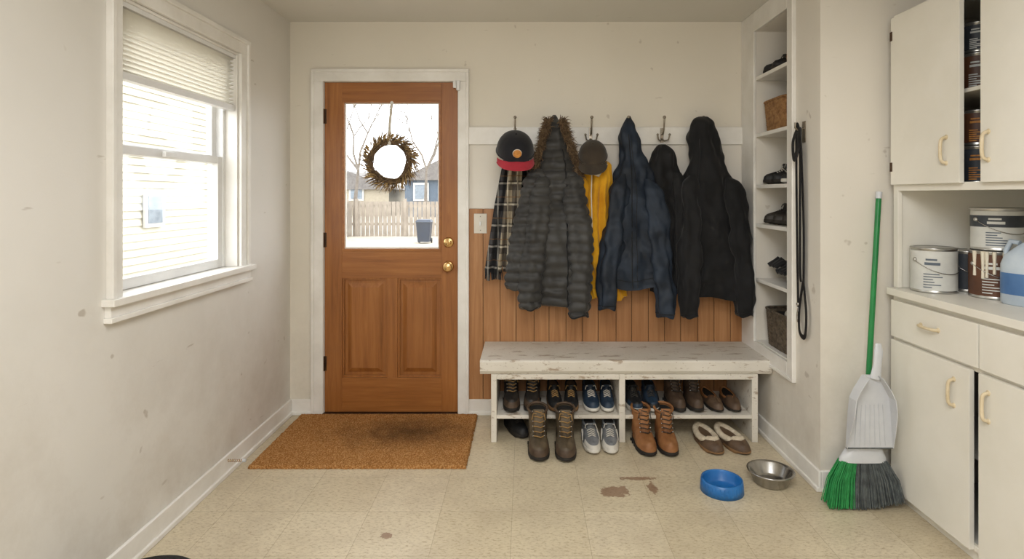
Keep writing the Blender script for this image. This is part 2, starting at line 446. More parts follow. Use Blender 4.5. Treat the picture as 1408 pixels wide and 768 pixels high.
# ---------------------------------------------------------------- garments
def cr(a, b_, c, d, t):
    return .5*((2*b_)+(-a+c)*t+(2*a-5*b_+4*c-d)*t*t+(-a+3*b_-3*c+d)*t**3)
def drape(mb, secs, mt, n=84, nz=90, folds=7, wr=.010, quilt=0, qp=.055, seed=0, wall=3.552, p=2.3, cap1=True):
    S = [secs[0]]+list(secs)+[secs[-1]]
    m = len(secs)-1
    def ring(u):
        i = min(int(u*m), m-1); t = u*m-i
        z, cx, cy, hw, hd, fa = [cr(S[i][k], S[i+1][k], S[i+2][k], S[i+3][k], t) for k in range(6)]
        hw = max(hw, .002); hd = max(hd, .002)
        R = []
        for j in range(n):
            th = 2*PI*j/n; c = math.cos(th); s = math.sin(th)
            x = cx+hw*math.copysign(abs(c)**(2/p), c); y = cy+hd*math.copysign(abs(s)**(2/p), s)
            d = fa*(math.sin(folds*th+seed+1.3*math.sin(z*5+seed))*.6+.5*math.sin((folds*1.7//1)*th+2.1*seed+z*4))
            sizef = min(1, hw/.06)
            q = noise.noise(Vector((x*9+z*3+seed, y*9, z*6.5-x*3)))*wr*1.5+noise.noise(Vector((x*24+seed, y*24, z*17+5)))*wr*.8
            d += q*sizef
            if quilt:
                ph = (z+.012*noise.noise(Vector((x*9, y*9, seed))))/qp
                d += quilt*(abs(math.sin(PI*ph))**.5-.6)*sizef + quilt*.4*noise.noise(Vector((x*32, y*32, math.floor(ph)*3.1)))*sizef
            x += d*c; y += d*s
            zz = z + (.012*math.sin(3*th+seed)*u*sizef if u > .9 else 0)
            R.append((x, min(y, wall), zz))
        return R
    rings = [ring(i/nz) for i in range(nz+1)]
    mb.loft(rings, mt, True, cap1)
    return rings
def seam(mb, rings, th, i0, i1, mt, r=.003):
    n = len(rings[0]); j = int((th % (2*PI))/(2*PI)*n)
    mb.tube([rings[i][j] for i in range(i0, i1, 2)], r, mt, 5)
def hem(mb, rings, i, mt, r=.0035):
    mb.tube(list(rings[i])+[rings[i][0]], r, mt, 5)
FR = 1.5*PI

b = MB()
R = drape(b, [(1.825, .175, 3.49, .008, .008, 0), (1.78, .172, 3.475, .040, .035, .002), (1.70, .175, 3.46, .080, .065, .004), (1.60, .185, 3.455, .100, .075, .006),
              (1.50, .190, 3.455, .120, .080, .008), (1.42, .185, 3.45, .145, .085, .009), (1.25, .185, 3.45, .165, .090, .010), (1.0, .180, 3.45, .180, .095, .010),
              (.80, .180, 3.45, .190, .095, .010), (.70, .180, 3.45, .185, .088, .010)], M_PUFF, nz=130, folds=4, quilt=.019, qp=.062, seed=1)
seam(b, R, FR+.35, 42, 130, M_BLK, .005)
drape(b, [(1.50, .08, 3.42, .03, .03, 0), (1.44, .055, 3.41, .055, .05, .004), (1.25, .015, 3.40, .062, .055, .006), (1.05, -.025, 3.40, .060, .055, .006), (.86, -.055, 3.41, .055, .05, .005), (.80, -.06, 3.41, .046, .042, .003)],
      M_PUFF, n=48, nz=110, folds=3, quilt=.019, qp=.056, seed=3)
R = drape(b, [(1.47, .10, 3.385, .02, .02, 0), (1.40, .095, 3.375, .05, .04, .004), (1.20, .075, 3.37, .066, .05, .006), (.95, .045, 3.37, .066, .05, .006), (.74, .025, 3.37, .062, .046, .005), (.69, .022, 3.37, .05, .04, .003)],
      M_PUFF, n=48, nz=110, folds=3, quilt=.019, qp=.056, seed=9)
hem(b, R, 104, M_BLK)
R = drape(b, [(1.48, .27, 3.40, .03, .03, 0), (1.42, .285, 3.385, .055, .05, .004), (1.2, .31, 3.37, .064, .055, .006), (.95, .325, 3.37, .066, .055, .006), (.70, .315, 3.37, .060, .05, .005), (.645, .312, 3.37, .048, .042, .003)],
      M_PUFF, n=48, nz=110, folds=3, quilt=.019, qp=.056, seed=5)
hem(b, R, 104, M_BLK)
edge = []
for i in range(60):
    t = i/59
    if t < .5: u = t*2; edge.append(Vector((.055+.085*u**.8, 3.43-.01*u, 1.50+.29*u)))
    else: u = (t-.5)*2; edge.append(Vector((.215+.105*u**1.1, 3.42, 1.79-.33*u)))
for k in range(2600):
    e = random.choice(edge); side = -1 if e.x < .17 else 1
    d = Vector((side*random.uniform(-.3, 1), random.uniform(-1, .2), random.uniform(-.8, .6))).normalized()*random.uniform(.024, .048)
    q = e+Vector((random.uniform(-.016, .016), random.uniform(-.03, .01), random.uniform(-.01, .01)))
    b.tube([q, q+d*.6, q+d+Vector((0, 0, -.006))], [.003, .002, .0004], M_FUR, 3)
b.build('puffer_jacket')

b = MB()
R = drape(b, [(1.56, .42, 3.49, .04, .02, 0), (1.52, .42, 3.465, .085, .045, .006), (1.40, .42, 3.455, .088, .055, .014), (1.2, .415, 3.455, .078, .055, .018), (.98, .425, 3.46, .075, .05, .018), (.85, .46, 3.48, .09, .05, .016), (.73, .50, 3.48, .095, .05, .014)],
          M_YEL, folds=8, wr=.012, seed=2)
b.tube([(.35, 3.40, 1.545), (.38, 3.385, 1.49), (.42, 3.38, 1.47), (.47, 3.39, 1.53)], [.016, .022, .022, .014], M_CREAM, 10)
b.tube([(.39, 3.395, 1.50), (.385, 3.385, 1.35), (.39, 3.387, 1.15)], .0035, M_CREAM, 6)
b.build('yellow_sweatshirt')

b = MB()
R = drape(b, [(1.82, .625, 3.50, .012, .01, 0), (1.77, .622, 3.485, .034, .028, .003), (1.68, .622, 3.47, .060, .045, .006), (1.55, .635, 3.465, .078, .055, .009), (1.44, .645, 3.455, .115, .065, .012), (1.32, .648, 3.45, .145, .075, .014),
              (1.1, .650, 3.45, .155, .080, .016), (.92, .650, 3.45, .155, .080, .016), (.80, .655, 3.45, .150, .075, .014)], M_NAVY, folds=4, wr=.020, seed=4)
seam(b, R, FR-.1, 20, 90, M_BLK, .003); seam(b, R, FR+.02, 20, 90, M_BLK, .002); hem(b, R, 84, M_BLK, .002)
R = drape(b, [(1.47, .575, 3.41, .02, .02, 0), (1.38, .55, 3.39, .052, .045, .006), (1.15, .515, 3.38, .060, .05, .010), (.9, .485, 3.375, .058, .048, .010), (.74, .475, 3.37, .056, .045, .008), (.69, .475, 3.37, .052, .042, .006)], M_NAVY, n=56, folds=3, wr=.018, seed=7)
hem(b, R, 80, M_BLK, .003)
R = drape(b, [(1.44, .72, 3.41, .02, .02, 0), (1.36, .745, 3.39, .05, .045, .006), (1.15, .775, 3.38, .056, .05, .010), (.9, .80, 3.375, .056, .048, .010), (.70, .815, 3.37, .055, .045, .008), (.645, .818, 3.37, .050, .042, .006)], M_NAVY, n=56, folds=3, wr=.018, seed=8)
hem(b, R, 80, M_BLK, .003)
b.build('navy_work_jacket')

b = MB()
drape(b, [(1.65, .825, 3.50, .02, .015, 0), (1.61, .825, 3.49, .055, .03, .004), (1.52, .825, 3.485, .085, .04, .006), (1.42, .83, 3.485, .115, .050, .010), (1.2, .845, 3.485, .125, .055, .014), (.95, .87, 3.485, .13, .055, .014), (.76, .88, 3.485, .13, .055, .014)], M_BLK2, folds=5, wr=.016, seed=11)
drape(b, [(1.48, .905, 3.46, .02, .02, 0), (1.40, .915, 3.45, .04, .035, .005), (1.15, .925, 3.445, .048, .04, .009), (.82, .92, 3.44, .046, .04, .009)], M_BLK2, n=48, folds=4, wr=.012, seed=12)
b.build('black_fleece_jacket')

b = MB()
R = drape(b, [(1.815, 1.065, 3.49, .03, .015, 0), (1.79, 1.065, 3.48, .058, .035, .003), (1.70, 1.068, 3.47, .088, .055, .006), (1.58, 1.075, 3.465, .098, .06, .008), (1.50, 1.075, 3.46, .115, .065, .010), (1.42, 1.08, 3.455, .150, .075, .012), (1.3, 1.09, 3.455, .165, .080, .014),
              (1.05, 1.11, 3.455, .175, .080, .016), (.85, 1.125, 3.455, .180, .080, .016), (.74, 1.13, 3.455, .178, .075, .014)], M_BLK, folds=4, wr=.018, seed=14)
seam(b, R, FR-.4, 22, 90, M_BLK2, .004); seam(b, R, FR+.7, 50, 90, M_BLK2, .003)
R = drape(b, [(1.46, .985, 3.42, .02, .02, 0), (1.38, .965, 3.40, .05, .045, .006), (1.12, .965, 3.385, .058, .05, .010), (.86, .955, 3.38, .056, .048, .010), (.68, .948, 3.375, .055, .045, .008), (.64, .948, 3.375, .05, .04, .006)], M_BLK, n=56, folds=3, wr=.016, seed=16)
hem(b, R, 80, M_BLK2, .003)
R = drape(b, [(1.45, 1.19, 3.41, .02, .02, 0), (1.38, 1.215, 3.395, .05, .045, .006), (1.12, 1.25, 3.385, .058, .05, .010), (.86, 1.268, 3.38, .056, .048, .010), (.70, 1.272, 3.375, .055, .045, .008), (.65, 1.272, 3.375, .05, .04, .006)], M_BLK, n=56, folds=3, wr=.016, seed=17)
hem(b, R, 80, M_BLK2, .003)
b.build('black_hooded_coat')

b = MB()
def tail(x0, x1, w0, w1, z0, z1, y, mt, sd):
    rings = []; nz = 50; n = 36
    for i in range(nz+1):
        u = i/nz; z = z0+(z1-z0)*u; cx_ = x0+(x1-x0)*u; w = w0+(w1-w0)*min(1, u*2.2)
        front = []; back = []
        for j in range(n+1):
            v = j/n-.5
            dy = .020*math.sin(v*13+sd+1.2*u)*(.4+.6*u)+.012*noise.noise(Vector((v*4+sd, u*5, 0)))
            front.append((cx_+v*w, y+dy, z+.006*math.sin(v*9))); back.append((cx_+v*w, y+dy+.008, z+.006*math.sin(v*9)))
        rings.append(front+back[::-1])
    b.loft(rings, mt)
    last = rings[-1][:n+1]
    for j in range(0, n+1, 1):
        p = Vector(last[j]); q = random.uniform(-.008, .008)
        b.tube([p, p+Vector((q*.5, 0, -.03)), p+Vector((q, 0, -.062))], [.003, .0025, .002], mt, 4)
tail(-.085, -.190, .07, .10, 1.60, .905, 3.46, M_PLAID1, 1)
tail(-.045, -.110, .07, .095, 1.60, .96, 3.43, M_PLAID2, 2.6)
tail(-.02, -.02, .08, .12, 1.60, .93, 3.475, M_PLAID1, 4)
b.build('plaid_scarf')

def cap(name, loc, R_, crown, brim, patch, tilt, rz):
    b = MB(); rings = []; n = 48; K = 16
    for k in range(K+1):
        a = PI/2*k/K; r = R_*max(math.cos(a)**.75, .012); z = R_*1.05*math.sin(a)
        r0 = []
        for j in range(n):
            th = 2*PI*j/n; groove = 1-.012*math.exp(-((((th-PI/2) % (PI/3))-0)/.05)**2)
            r0.append((r*math.cos(th)*groove, r*1.12*math.sin(th)*groove, z))
        rings.append(r0)
    b.loft(rings, crown, False, True)
    b.loft([[(x*.97, y*.97, z) for x, y, z in r] for r in rings], M_DARK, False, True)
    b.tube([(R_*math.cos(2*PI*j/n), R_*1.12*math.sin(2*PI*j/n), 0) for j in range(n+1)], .004, crown, 6)
    b.ball((0, 0, R_*1.05), .008, crown, 8, sz=.6)
    top = []; bot = []
    for i in range(9):
        u = i/8; rt = []
        for j in range(25):
            a = PI+PI*.08+(PI*.84)*j/24
            bx = R_*math.cos(a)*(1+.02*u); ext = .070*u*math.sin((a-PI))**.6
            by = R_*1.12*math.sin(a)-ext
            rt.append((bx, by, .004-.27*(bx**2)/R_-.012*u))
        top.append(rt); bot.append([(x, y, z-.005) for x, y, z in rt])
    b.loft(top, brim, False, False, closed=False); b.loft(bot, brim, False, False, closed=False)
    b.tube([((t[0]+u[0])/2, t[1], (t[2]+u[2])/2) for t, u in zip(top[-1], bot[-1])], .0035, brim, 6)
    if patch:
        rg = []
        for r in (.0005, .013, .024, .026):
            rr = []
            for j in range(24):
                th = 2*PI*j/24; px, pz = r*math.cos(th), .050+r*math.sin(th)*.85
                a = math.asin(min(.99, pz/(R_*1.05))); rad = R_*math.cos(a)**.75
                yy = -1.12*math.sqrt(max(rad*rad-px*px, 0))-(.004 if r < .026 else 0)
                rr.append((px, yy, pz))
            rg.append(rr)
        b.loft(rg[:3], patch, False, False); b.loft(rg[2:], M_CREAM, False, False)
    ob = b.build(name); ob.location = loc; ob.rotation_euler = (tilt, 0, rz)
cap('baseball_cap', (-.058, 3.36, 1.60), .108, M_CAPK, M_CAPR, M_PATCH, .62, .12)
cap('baseball_cap', (.395, 3.395, 1.575), .083, M_CAPB, M_CAPB, None, .70, -.12)

# ---------------------------------------------------------------- bench
b = MB()
bx0, bx1, by0, by1 = -.245, XC-.003, 3.155, YB-.012
sec = [(by0+.012, .372), (by0, .392), (by0, .442), (by0+.008, .449), (by1, .449), (by1, .372)]
b.loft([[(bx0, y, z) for y, z in sec], [(bx1, y, z) for y, z in sec]], M_BENCH, smooth=False)
for x0, x1 in ((-.185, -.155), (.512, .545), (1.235, 1.268)):
    b.box(x0, x1, by0+.012, by1, 0, .371, M_BENCH)
for x0, x1 in ((-.155, .512), (.545, 1.235)):
    b.box(x0, x1, by0+.013, by1, .128, .148, M_BENCH)
    b.box(x0, x1, by0+.008, by0+.024, .343, .371, M_BENCH)
b.build('storage_bench', .003)

# ---------------------------------------------------------------- shoes
def leather(name, a, c, rough=.6): return mat(name, a, c, rough=rough, scale=14, bump=.2, bscale=80)
LBR = leather('leather_brown', '#3f3024', '#5c4938'); LDK = leather('leather_dark', '#1f1c1a', '#36302b')
LTAN = leather('nubuck_tan', '#80522e', '#9f6e42'); LOLV = leather('leather_olive', '#463b2c', '#655743')
KGREY = leather('mesh_grey', '#5d6062', '#84868a'); KBLU = leather('mesh_blue', '#172535', '#2d4257'); KBLK = leather('mesh_black', '#141414', '#222224')
SWH = mat('sole_white', '#b9b4aa', '#d6d2c8', rough=.7); SBK = mat('sole_black', '#16130f', '#25201a', rough=.8); STAN = mat('sole_tan', '#6b4d30', '#8a6844', rough=.8)
LSL = leather('suede_slipper', '#4e3c2e', '#67513d'); LACE = mat('lace_dark', '#201c18', '#39322a'); LACEW = mat('lace_light', '#b8b2a6', '#cfc9be'); LACEY = mat('lace_tan', '#8c6a3a', '#a98650')
FLE = mat('sherpa_cream', '#bdae96', '#d8ccb6', rough=.95, scale=60, bump=.6, bscale=150)

def shoe(name, x, y, z, rz=0, L=.28, W=.10, kind='sneaker', up=KGREY, sole=SWH, lace=LACEW, lining=M_DARK, shaft=.0, accent=None, open_=1.0):
    b = MB(); n = 40
    def outline(s=1.0):
        o = []
        for j in range(n):
            a = 2*PI*j/n; yy = -math.cos(a); xx = math.sin(a)
            wf = (.93-.10*yy)*(1-.10*math.exp(-((yy-.15)/.28)**2))
            o.append((W/2*math.copysign(abs(xx)**.82, xx)*wf*s, L/2*yy*s, yy))
        return o
    st = .028 if kind != 'slipper' else .018
    o = outline()
    b.loft([[(px, py, zz+(.008 if yy < -.8 and zz < .01 else 0)) for px, py, yy in outline(s_)] for s_, zz in ((.94, 0), (1.0, .004), (1.01, st*.5), (1.0, st), (.95, st+.001))], sole)
    if kind == 'boot':
        for sgn in (-1, 1):
            for q in range(2, 6): b.box(sgn*W*.40-.006, sgn*W*.40+.006, -L*.4+q*L*.13, -L*.4+q*L*.13+.014, .001, .012, sole)
    def Hh(yy):
        if kind == 'slipper': base = .050+.018*max(0, 1-abs(yy+.45)/.5)
        else: base = .058+.042*(1/(1+math.exp(-(yy+.25)*7)))
        if kind == 'boot': base += .014
        return base
    rings = []
    for k in range(11):
        q = k/10*PI/2; cx_ = math.cos(q)**.62 if k < 10 else .10; sz = math.sin(q)
        rings.append([(px*.97*cx_, py*(.97-.10*sz**2), st+(Hh(yy)-st)*sz) for px, py, yy in o])
    b.loft(rings, up, False, True)
    if kind != 'slipper':
        tc = accent or up
        rr = [[(px*.985*(math.cos(k/6*PI/2*.5)**.6), py*(.985-.08*math.sin(k/6*PI/2*.5)**2), st+(Hh(yy)-st)*math.sin(k/6*PI/2*.5)) for px, py, yy in o if yy < -.45] for k in range(7)]
        fixed = [sorted(r, key=lambda p: math.atan2(p[0], -p[1]-L*.1)) for r in rr]
        b.loft(fixed, tc, False, False, closed=False)
    if kind == 'boot':
        cyy = L*.20
        rg = []
        for k in range(13):
            u = k/12; zz = .055+(shaft-.055)*u
            rx = W*(.40-.02*math.sin(u*PI)+.03*u); ry = L*(.27-.06*u); yc = cyy+L*.01*(1-u)
            rg.append([(rx*math.cos(2*PI*j/28)*(1+.03*noise.noise(Vector((j*.7, u*6, x*9)))), yc+ry*math.sin(2*PI*j/28)+(0 if math.sin(2*PI*j/28) > 0 else .012*u), zz+.010*math.sin(2*PI*j/28)*u) for j in range(28)])
        b.loft(rg, up, False, False)
        top = rg[-1]; b.tube(top+[top[0]], .007, accent or up, 8)
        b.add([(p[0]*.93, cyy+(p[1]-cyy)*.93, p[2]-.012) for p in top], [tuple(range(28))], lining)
        y0_, z0_ = -L*.14, .092; y1_, z1_ = cyy-L*.21+.006, shaft+.005
        b.tube([(0, y0_+.005, z0_-.012), (0, (y0_+y1_)/2-.006, (z0_+z1_)/2-.012), (0, y1_-.006, z1_+.012)], [W*.16, W*.2, W*.24], up, 12, flat=.3, up=(0, -1, .3))
        for q in range(6):
            u = q/5; yy = y0_+(y1_-y0_)*u-.014; zz = z0_+(z1_-z0_)*u+.002
            if q: yy -= .004
            b.tube([(-W*.22, yy+.014, zz), (-W*.08, yy-.002, zz+.004), (W*.08, yy-.002, zz-.002), (W*.22, yy+.014, zz)], .0028, lace, 5)
            for s_ in (-1, 1): b.ball((s_*W*.24, yy+.014, zz), .004, M_STEEL, 5)
        b.tube([(0, y1_-.012, z1_-.01), (.03, y1_-.025, z1_-.005), (.036, y1_-.02, z1_-.04)], .0025, lace, 5)
        b.tube([(0, y1_-.012, z1_-.01), (-.028, y1_-.026, z1_-.002), (-.034, y1_-.02, z1_-.035)], .0025, lace, 5)
        if accent: b.loft([[(px*1.0*q_, L/2*yy*.985, zz) for px, py, yy in o if yy > .35] for q_, zz in ((.98, st), (.97, .06))], accent, False, False, closed=False)
    else:
        cyy = L*.18 if kind == 'sneaker' else L*.12
        rx, ry = (W*.30, L*.24) if kind == 'sneaker' else (W*.35, L*.30*open_)
        ht = Hh(.4)+(.004 if kind == 'sneaker' else 0)
        lip = [(rx*math.cos(2*PI*j/30), cyy+ry*math.sin(2*PI*j/30), ht+.012*max(0, math.sin(2*PI*j/30))+(.010 if math.sin(2*PI*j/30) < -.8 else 0)-.006*abs(math.cos(2*PI*j/30))) for j in range(30)]
        rm = up if kind == 'sneaker' else (accent or up)
        b.loft([[(p[0]*1.28, cyy+(p[1]-cyy)*1.14, p[2]-.03) for p in lip], [(p[0]*1.1, cyy+(p[1]-cyy)*1.05, p[2]-.006) for p in lip], lip], up, False, False)
        b.tube(lip+[lip[0]], .007 if kind == 'sneaker' else (.008 if accent is LTAN else .017), rm, 8)
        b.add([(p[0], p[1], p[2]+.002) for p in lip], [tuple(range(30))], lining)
        if kind == 'sneaker':
            for q in range(5):
                u = q/4; yy = -L*.20+u*L*.17; zz = Hh(yy/(L/2))+.003
                b.tube([(-W*.20, yy, zz-.008), (0, yy-.004, zz+.003), (W*.20, yy, zz-.008)], .003, lace, 5)
            for s_ in (-1, 1):
                b.tube([(0, -L*.04, ht+.006), (s_*.025, -L*.06, ht+.01), (s_*.032, -L*.09, ht-.008)], .0025, lace, 5)
                if accent: b.tube([(s_*W*.44, -L*.12, .035), (s_*W*.42, 0, .06), (s_*W*.40, L*.08, .07)], .005, accent, 6)
    return b.build(name, loc=(x, y, z), rz=rz)

sz = .1495
sy = 3.325
shoe('hiking_boot', -.078, sy, sz, .05, kind='boot', up=LDK, sole=SBK, lace=LACEY, shaft=.17, W=.105, accent=LBR)
shoe('hiking_boot', .042, sy, sz, -.06, kind='boot', up=LDK, sole=SBK, lace=LACEY, shaft=.17, W=.105, accent=LBR)
shoe('black_sneaker', .165, sy, sz, .08, up=KBLK, sole=STAN, lace=LACEY, W=.092, lining=LSL)
shoe('black_sneaker', .262, sy, sz, -.05, up=KBLK, sole=STAN, lace=LACEY, W=.092, lining=LSL)
shoe('running_shoe', .372, sy, sz, .03, up=KBLU, sole=SWH, lace=LACEW)
shoe('running_shoe', .464, sy, sz, -.05, up=KBLU, sole=SWH, lace=LACEW, W=.09)
shoe('running_shoe', .612, sy, sz, .06, up=KBLK, sole=SWH, lace=LACE, accent=KBLU)
shoe('running_shoe', .712, sy, sz, -.03, up=KBLU, sole=SWH, lace=LACE, accent=KBLK)
shoe('leather_boot', .852, sy, sz, .04, kind='boot', up=LBR, sole=SBK, lace=LACE, shaft=.165, W=.10)
shoe('leather_boot', .958, sy, sz, -.04, kind='boot', up=LBR, sole=SBK, lace=LACE, shaft=.165, W=.10)
shoe('moccasin_slipper', 1.062, sy, sz, .06, kind='slipper', up=LSL, sole=SBK, W=.092, accent=LTAN)
shoe('moccasin_slipper', 1.168, sy, sz, -.04, kind='slipper', up=LSL, sole=SBK, W=.092, accent=LTAN)
shoe('work_boot', .070, 3.07, 0, .03, kind='boot', up=LOLV, sole=SBK, lace=LACEY, shaft=.20, W=.122, L=.30, accent=LBR)
shoe('work_boot', .212, 3.065, 0, -.03, kind='boot', up=LOLV, sole=SBK, lace=LACEY, shaft=.20, W=.122, L=.30, accent=LBR)
shoe('grey_sneaker', .352, 3.15, 0, .05, up=KGREY, sole=SWH, lace=LACEW, accent=SWH, W=.100, L=.29)
shoe('grey_sneaker', .456, 3.15, 0, -.06, up=KGREY, sole=SWH, lace=LACEW, accent=SWH, W=.098, L=.29)
shoe('tan_work_boot', .635, 3.12, 0, .06, kind='boot', up=LTAN, sole=SBK, lace=LACE, shaft=.185, W=.115, L=.29)
shoe('tan_work_boot', .755, 3.12, 0, -.02, kind='boot', up=LTAN, sole=SBK, lace=LACE, shaft=.185, W=.115, L=.29)
shoe('sherpa_slipper', .985, 3.13, 0, .12, kind='slipper', up=LSL, sole=STAN, W=.118, L=.27, accent=FLE, lining=LSL, open_=1.2)
shoe('sherpa_slipper', 1.115, 3.13, 0, .24, kind='slipper', up=LSL, sole=STAN, W=.118, L=.27, accent=FLE, lining=LSL, open_=1.2)
shoe('black_shoe', -.055, 3.33, 0, .4, up=KBLK, sole=SBK, lace=LACE)
# ---------------------------------------------------------------- doormat
b = MB(); x0, x1, y0, y1 = -1.365, -.290, 2.86, 3.545; nx, ny = 210, 134
g = []
for i in range(ny+1):
    r = []
    for j in range(nx+1):
        u = j/nx; v = i/ny; e = min(u, 1-u, v, 1-v)
        ed = e < .004
        r.append((x0+(x1-x0)*u+random.uniform(-.002, .002)+(random.uniform(-.004, .004) if ed else 0), y0+(y1-y0)*v+random.uniform(-.002, .002)+(random.uniform(-.004, .004) if ed else 0), .015+random.uniform(-.0015, .002) if e > 0 else .001))
    g.append(r)
b.loft(g, M_COIR, False, False, closed=False)
b.box(x0+.002, x1-.002, y0+.002, y1-.002, .0005, .008, M_COIR)
b.build('doormat')

# ---------------------------------------------------------------- pet bowls
M_BLUE = mat('blue_plastic', '#1a5f9e', '#2670b4', rough=.35, scale=8)
b = MB(); b.lathe([(.0005, .004), (.070, .004), (.078, .012), (.083, .050), (.086, .056), (.0915, .054), (.093, .030), (.096, .0), (.0005, 0)], M_BLUE, n=64)
for k in range(32):
    a = 2*PI*k/32; b.tube([(math.cos(a)*.0935, math.sin(a)*.0935, .006), (math.cos(a)*.091, math.sin(a)*.091, .046)], .0022, M_BLUE, 5)
b.build('pet_water_bowl', loc=(.898, 2.655, 0))
b = MB(); b.lathe([(.0005, .006), (.060, .006), (.072, .014), (.090, .058), (.100, .064), (.106, .062), (.104, .056), (.094, .050), (.078, .006), (.070, 0), (.0005, 0)], M_STEEL, n=64)
b.build('steel_pet_bowl', loc=(1.150, 2.725, 0))

# ---------------------------------------------------------------- niche
b = MB(); xf = XC-.016
b.box(xf, XC, ny1, YB-.001, .43, H-.001, M_TRIM); b.box(xf, XC, 2.895, ny0, .43, H-.001, M_TRIM)
b.box(xf, XC, ny0, ny1, nz1, H-.001, M_TRIM); b.box(xf, XC, ny0, ny1, .43, nz0, M_TRIM)
b.box(xf-.006, XC, 2.884, 2.900, .432, H-.001, M_TRIM); b.box(xf-.006, XC, 2.884, YB-.001, .415, .432, M_TRIM)
b.build('trim_niche_casing', .003)
b = MB()
NS = (2.03, 1.70, 1.405, 1.18, .865)
for z in NS: b.box(XC-.004, XC+nd-.001, ny0+.001, ny1-.001, z-.020, z, M_TRIM)
b.box(XC, XC+nd-.001, ny0+.001, ny1-.001, nz0, nz0+.006, M_TRIM)
b.build('built_in_shelves', .002)

def wicker(name, c, c2): return mat(name, c, c2, rough=.8, scale=40, bump=.4, bscale=120)
W1 = wicker('wicker_honey', '#7a5430', '#a98052'); W2 = wicker('wicker_grey', '#3f362b', '#6b5e4e')
def basket(name, x0, x1, y0, y1, z, h, mt, fill=None):
    b = MB(); cx_, cy_ = (x0+x1)/2, (y0+y1)/2; rx, ry = (x1-x0)/2, (y1-y0)/2; rows = int(h/.011); n = 120
    rings = []
    for k in range(rows*3+1):
        zz = h*k/(rows*3); row = k//3; sub = k % 3
        r = []
        for j in range(n):
            a = 2*PI*j/n; c = math.cos(a); s = math.sin(a)
            bl = .0035*math.sin(n/5*a+PI*(row % 2))*(1 if sub else .3)
            tp = .90+.10*zz/h
            r.append(((rx*tp+bl-.004)*math.copysign(abs(c)**.4, c), (ry*tp+bl-.004)*math.copysign(abs(s)**.4, s), zz))
        rings.append(r)
    b.loft(rings, mt, True, False)
    top = rings[-1]; b.tube(top[::2]+[top[0]], .007, mt, 8)
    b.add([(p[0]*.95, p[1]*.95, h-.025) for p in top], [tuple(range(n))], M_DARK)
    if fill:
        for q in range(5): b.ball((random.uniform(-.5, .5)*rx, random.uniform(-.5, .5)*ry, h-.02), .045, fill, 10, sx=1.3, sy=1.1, sz=.8)
    b.build(name, loc=(cx_, cy_, z+.001))
basket('wicker_basket', XC+.012, XC+.25, 3.04, 3.36, 1.70, .17, W1)
basket('wicker_basket', XC+.012, XC+.25, 3.00, 3.34, nz0+.006, .20, W2, M_CREAM)
for z, ys_, mt_, sl in ((1.405, (3.32, 3.215, 3.10), KBLK, SBK), (1.18, (3.31, 3.20, 3.09), LDK, SBK), (2.03, (3.32, 3.21), KBLK, SBK)):
    for i, y in enumerate(ys_): shoe('black_shoe', XC+.148, y, z+.001, -PI/2+.06*(i-1), up=mt_, sole=(SWH if i == 2 and z == 1.405 else sl), lace=LACEW if z == 1.405 else LACE, L=.26, W=.095)
b = MB()
for q in range(2):
    for k in range(5):
        yb_ = 3.10+.10*q+.022*k; zt = .03+.035*q
        b.tube([(XC+.14, 3.15+.06*q+.012*k, zt), (XC+.07, yb_, zt+.045+.012*(k % 2)), (XC+.035, yb_+.008, zt+.03-.01*q)], [.018, .017, .013], M_BLK2, 10)
    b.ball((XC+.16, 3.18+.07*q, .045+.04*q), .055, M_BLK2, 12, sx=1.2, sz=.7)
    b.tube([(XC+.2, 3.18+.07*q, .048+.04*q), (XC+.27, 3.19+.05*q, .048+.03*q)], [.042, .045], M_BLK2, 14)
    b.tube([(XC+.14, 3.10+.07*q, .06+.04*q), (XC+.08, 3.06+.07*q, .05+.05*q)], [.018, .015], M_BLK2, 10)
b.build('winter_gloves', loc=(0, 0, .865))
shoe('tan_shoe', XC+.145, 3.01, .866, -PI/2, up=LBR, sole=STAN, lace=LACEY, L=.25, W=.085)
b = MB(); b.lathe([(.0005, 0), (.045, 0), (.048, .03), (.045, .10), (.030, .13), (.0005, .135)], M_PATCH, n=24); b.build('orange_canister', loc=(XC+.06, 3.01, 2.031))

b = MB(); lx = XC; ly = 2.80
b.box(lx-.005, lx, ly-.014, ly+.014, 1.60, 1.70, M_IRON)
b.tube([(lx, ly, 1.67), (lx-.03, ly, 1.655), (lx-.045, ly, 1.67), (lx-.045, ly, 1.695)], .005, M_IRON)
M_WEB = mat('nylon_webbing', '#0d0d0f', '#1a1a1c', rough=.6, scale=80)
def strap(pts, w=.012): b.tube(pts, w, M_WEB, 8, flat=.18, up=(1, 0, 0))
def bz(pts, n=40):
    out = []; S = [pts[0]]+list(pts)+[pts[-1]]
    for i in range(len(pts)-1):
        for k in range(n//(len(pts)-1)): out.append(tuple(cr(S[i][a], S[i+1][a], S[i+2][a], S[i+3][a], k/(n//(len(pts)-1))) for a in range(3)))
    out.append(tuple(pts[-1])); return out
strap(bz([(lx-.014, ly+.035, .80), (lx-.018, ly+.040, 1.2), (lx-.028, ly+.025, 1.58), (lx-.035, ly, 1.685), (lx-.028, ly-.022, 1.58), (lx-.018, ly-.028, 1.2), (lx-.016, ly-.022, .90)]))
strap(bz([(lx-.022, ly-.005, 1.66), (lx-.026, ly-.008, 1.3), (lx-.022, ly+.0, 1.0), (lx-.022, ly-.01, .93)]))
strap(bz([(lx-.016, ly-.022, .93), (lx-.02, ly-.056, .80), (lx-.02, ly-.050, .69), (lx-.02, ly-.018, .670), (lx-.02, ly+.012, .70), (lx-.018, ly+.014, .80), (lx-.016, ly-.018, .93)], 60))
